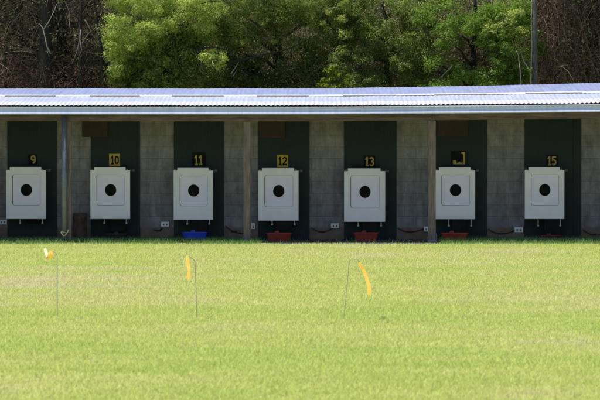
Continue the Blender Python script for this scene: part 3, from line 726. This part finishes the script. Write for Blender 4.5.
# --- tall gums whose crowns are above the frame and shade the slope
def gum(label, x, Y, wpx, ztop, ccx, n, bark, seed, lean=0.012, leanx=0.0, spread=2.2, zlo=6.0):
    random.seed(seed)
    tx = SX(x, Y); b = (tx, Y, hz(tx,Y)); cl = []; lim = []
    for _ in range(n):
        c_ = (tx+ccx+random.uniform(-spread,spread), Y+random.uniform(-1.4,2.0), random.uniform(zlo, ztop+0.8))
        cl.append((c_, random.uniform(0.5,0.85), 420, 0.13, 0.045, DRK_A, MID_B, 0.5, 0.7)); 
        if random.random() < 0.35: lim.append(c_)
    return tree('gum_tree', label, b, (tx+leanx, Y+0.2, ztop), wpx/2*(D+Y)/F*1.12, lim, cl, bark, M['leaf'], 'gum trees behind the shed', lean=lean)
gum('thick black gum trunk at far left of the slope', 46, 7.4, 14, 9.5, -1.9, 20, M['bark'], 1, spread=1.7)
gum('slim dark trunk right of the thick black one', 80, 7.0, 4.2, 8.0, -2.0, 11, M['bark'], 2, spread=1.2)
gum('thin dark leaning trunk beside the bright wattle', 106, 7.1, 3.6, 7.5, -1.9, 5, M['bark'], 3, 0.02, -0.5, 0.9)
gum('slim straight grey trunk standing right of the green trees', 535.5, 6.2, 5.6, 9.0, 1.0, 18, M['greybark'], 4, 0.004)
gum('dark trunk at the far right edge behind the shed', 598, 7.6, 6, 9.0, -0.1, 22, M['bark'], 5, 0.015)
gum('dark gum higher up the slope behind the left undergrowth', 15, 10.5, 9, 11, 0, 22, M['bark'], 6, zlo=7)
gum('dark gum higher up the slope behind the right undergrowth', 570, 10.2, 8, 11, 0, 22, M['bark'], 8, zlo=7)
for x, Y, w_, zt, sd, lb in ((24,9.0,4.5,7.5,31,'slender dark stem left of the thick black trunk'),(66,9.2,3.5,7.2,32,'slender dark stem just right of the thick black trunk'),(6,8.4,3.0,7.0,33,'thin dark stem near the left edge of the photo'),
    (556,8.4,3.4,7.2,34,'thin dark stem a little right of the slim grey trunk'),(580,8.8,5.0,7.5,35,'dark stem among the hanging vines at right')):
    random.seed(sd); tx = SX(x,Y); tree('sapling', lb, (tx,Y,hz(tx,Y)), (tx+random.uniform(-.2,.2),Y+.2,zt), w_/2*(D+Y)/F*1.2,
        [(tx+random.uniform(-.7,.7),Y+random.uniform(-.3,.5),random.uniform(3.6,6.5)) for _ in range(5)],
        [((tx+random.uniform(-.8,.8),Y+random.uniform(-.5,.8),random.uniform(5.4,zt+.3)),0.4,200,0.10,0.03,DRK_A,DRK_B,0.6,0.7) for _ in range(8)], M['bark'], M['leaf'], lean=0.02)
random.seed(21)
# thin pale dead stem by the grey trunk and pale dead branches at left
def dead(name, label, pls, mat):
    o0 = Vector(pls[0][0][0]); o0.z -= 0.02; mb = MB(o0)
    for pts, r0 in pls: mb.tube(pts, [r0*(1-0.75*i/(len(pts)-1)) for i in range(len(pts))], 6)
    o = mb.build(name, mat, smooth=True); o.location = o0; return tag(o, label, 'branch', 'dead wood behind the shed')
def pp(l, Y): return [P(x,y,Y+0.05*i) for i, (x,y) in enumerate(l)]
dead('dead_sapling', 'thin pale dead stem close to the left side of the slim grey trunk', [(pp([(530.5,95),(530.8,70),(531.6,45),(531.2,20),(532,-6)],6.1),0.016),(pp([(530.8,72),(524,62),(519,48)],6.1),0.013)], M['palebark'])
dead('dead_branch', 'crooked pale dead branch crossing the thick black trunk', [(pp([(51,54),(47,46),(45,36),(43,28),(40,24)],6.9),0.018),(pp([(44,29),(49,22),(54,12),(57,4)],6.9),0.013)], M['palebark'])
dead('dead_branch', 'forked pale dead branch hanging beside the slim dark trunk', [(pp([(81,30),(80,40),(77,52),(72,64)],6.6),0.018),(pp([(80,40),(82,50),(79,56)],6.6),0.015),(pp([(85,20),(89,26),(92,34),(98,42)],6.6),0.014)], M['palebark'])
dead('dead_branch', 'short pale dead stick low among the middle shrubs', [(pp([(231,74),(235,68),(239,62)],6.6),0.014),(pp([(233,76),(237,70)],6.6),0.010)], M['palebark'])
dead('dead_branch', 'long dark bare limb slanting up through the fine-leaved tree', [(pp([(225,64),(250,58),(272,53),(292,48),(310,38)],6.7),0.03)], M['bark'])
dead('dead_branch', 'short dark bare limb near the top of the fine-leaved tree', [(pp([(250,20),(262,28),(276,26)],6.7),0.02)], M['bark'])
dead('dead_branch', 'upright pale dead stick a little left of the slim grey trunk', [(pp([(521,90),(520,70),(518,55),(515,48)],6.0),0.015)], M['palebark'])
dead('dead_branch', 'pale dead stick slanting across the bright leafy tree', [(pp([(452,66),(444,74),(436,82)],6.2),0.012)], M['palebark'])

# --- dry undergrowth: twigs and dead leaves over the slope
def polytubes(lines, rad, cols):
    """many thin 3-sided twigs at once: lines (n,k,3), rad (n,), cols (n,3)"""
    n, k, _ = lines.shape; V = []; C_ = []
    d = np.gradient(lines, axis=1); d /= np.linalg.norm(d,axis=2)[:,:,None]+1e-9
    u = np.cross(d, np.array((0.3,0.9,0.2))); u /= np.linalg.norm(u,axis=2)[:,:,None]+1e-9; w = np.cross(d,u)
    taper = np.linspace(1,0.35,k)[None,:,None]*rad[:,None,None]
    ring = [lines+(u*math.cos(a)+w*math.sin(a))*taper for a in (0,2.094,4.189)]
    for j in range(3):
        A, B = ring[j], ring[(j+1) % 3]
        q = np.stack([A[:,:-1],B[:,:-1],B[:,1:],A[:,1:]], axis=2).reshape(-1,3); V.append(q); C_.append(np.repeat(cols,(k-1)*4,axis=0))
    return np.concatenate(V), np.concatenate(C_)
def twigs(n, xr, yr, Yr, Lr, droop, rr_, ca, cb, up=0.3):
    Y = rng.uniform(*Yr,n); x = rng.uniform(*xr,n); y = rng.uniform(*yr,n)
    X = (x-300)*(D+Y)/F; Z = H+(YH-y)*(D+Y)/F
    k = 6; a = rng.normal(size=(n,3)); a[:,1] *= 0.6; a[:,2] += up; a /= np.linalg.norm(a,axis=1)[:,None]
    L = rng.uniform(*Lr,n); t = np.linspace(0,1,k)
    pts = np.c_[X,Y,Z][:,None,:] + a[:,None,:]*(t[None,:,None]*L[:,None,None])
    pts[:,:,2] -= (droop*rng.uniform(0.2,1.3,n)*L)[:,None]*t[None,:]**2
    pts += np.cumsum(rng.normal(0,0.02,size=pts.shape),axis=1)*L[:,None,None]
    f = rng.uniform(0,1,(n,1))**1.6; col = np.array(ca)*(1-f)+np.array(cb)*f
    return polytubes(pts, rng.uniform(*rr_,n), col)
def litter(n, xr, yr, Yr, L, ca, cb):
    Y = rng.uniform(*Yr,n); x = rng.uniform(*xr,n); y = rng.uniform(*yr,n); p = np.c_[(x-300)*(D+Y)/F, Y, H+(YH-y)*(D+Y)/F]
    nr = rng.normal(size=(n,3)); nr[:,2] += 0.4; nr /= np.linalg.norm(nr,axis=1)[:,None]
    f = rng.uniform(0,1,(n,1))**1.5; col = np.array(ca)*(1-f)+np.array(cb)*f
    return leaves(p, nr, rng.uniform(0.5,1.4,n)*L, rng.uniform(0.5,1.4,n)*L*0.3, col)
def stuff(name, label, cat, pieces):
    tag(np_mesh(name, np.concatenate([p[0] for p in pieces]), 4, np.concatenate([p[1] for p in pieces]), M['deadleaf']), label, cat, kind='stuff')
BR0, BR1, BR2 = (0.045,0.029,0.021), (0.32,0.21,0.15), (0.45,0.34,0.27)
stuff('dry_undergrowth', 'tangle of dry brown twigs and dead leaves on the shaded slope', 'undergrowth', [
    twigs(1500,(-40,118),(-20,95),(7.2,9.5),(0.3,1.0),0.35,(0.003,0.009),BR0,BR2), litter(9000,(-40,120),(-20,95),(7.4,10),0.09,BR0,BR1),
    litter(2600,(-40,118),(66,95),(6.2,8),0.06,(0.05,0.03,0.02),(0.36,0.21,0.13)),
    twigs(1300,(200,440),(10,95),(7.3,9.0),(0.25,0.8),0.3,(0.003,0.008),BR0,BR1), litter(9000,(180,540),(-10,95),(7.8,10),0.08,BR0,BR1), litter(30000,(112,535),(-25,95),(7.6,9.6),0.085,DRK_A,MID_B), litter(9000,(112,535),(-25,95),(6.9,7.6),0.07,DRK_A,MID_B),
    twigs(500,(430,540),(-10,95),(7.0,9.0),(0.25,0.7),0.5,(0.003,0.008),BR0,BR1), litter(2500,(455,505),(35,80),(6.9,7.8),0.08,BR0,BR2),
    litter(1500,(-40,110),(-20,60),(6.8,8),0.07,DRK_A,DRK_B)])
stuff('hanging_vines', 'brown dead vines hanging in a mass at the right of the slope', 'vines', [
    twigs(2600,(540,660),(-25,70),(6.7,8.6),(0.3,0.9),1.5,(0.003,0.007),BR0,BR1,0.1), litter(8000,(535,660),(-20,95),(7.2,9.5),0.08,BR0,BR1),
    litter(1600,(540,585),(0,88),(6.6,7.4),0.08,BR0,(0.26,0.17,0.12)), litter(2600,(560,660),(-20,90),(6.6,8),0.07,DRK_A,DRK_B)])

# ------------------------------------------------------------------ light, sky, camera
sun_dir = Vector((-0.40, -0.04, 0.91)).normalized()     # towards the sun: nearly overhead, to the left and a little in front of the eave
el = math.asin(sun_dir.z); az = math.atan2(sun_dir.x, sun_dir.y)
w = bpy.data.worlds.new('World'); scene.world = w; w.use_nodes = True
nt = w.node_tree; nt.nodes.clear(); out = nt.nodes.new('ShaderNodeOutputWorld'); bg = nt.nodes.new('ShaderNodeBackground')
sky = nt.nodes.new('ShaderNodeTexSky'); sky.sky_type = 'NISHITA'; sky.sun_disc = False
sky.sun_elevation = el; sky.sun_rotation = az; sky.air_density = 1.0; sky.dust_density = 1.0; sky.ozone_density = 1.0
bg.inputs[1].default_value = 0.15
nt.links.new(sky.outputs[0], bg.inputs[0]); nt.links.new(bg.outputs[0], out.inputs[0])
sl = bpy.data.lights.new('sun', 'SUN'); sl.energy = 5.0; sl.angle = R(0.53); sl.color = (1.0, 0.95, 0.86)
so = bpy.data.objects.new('sun', sl); COL.objects.link(so); so.rotation_euler = (-sun_dir).to_track_quat('-Z','Y').to_euler(); so.location = (0,0,30)

cam = bpy.data.cameras.new('camera'); co = bpy.data.objects.new('camera', cam); COL.objects.link(co)
cam.sensor_width = 36; cam.lens = 36*F/600; cam.clip_end = 2000; cam.clip_start = 0.5
co.location = (0, -D, H); co.rotation_euler = (R(90) - math.atan((200-YH)/F), 0, 0)
cam.dof.use_dof = True; cam.dof.focus_distance = 50; cam.dof.aperture_fstop = 8
scene.camera = co
scene.view_settings.view_transform = 'Standard'; scene.view_settings.look = 'None'; scene.view_settings.exposure = 0
scene.render.resolution_x = 1024; scene.render.resolution_y = 683
scene.cycles.max_bounces = 8; scene.cycles.transmission_bounces = 6; scene.cycles.diffuse_bounces = 4
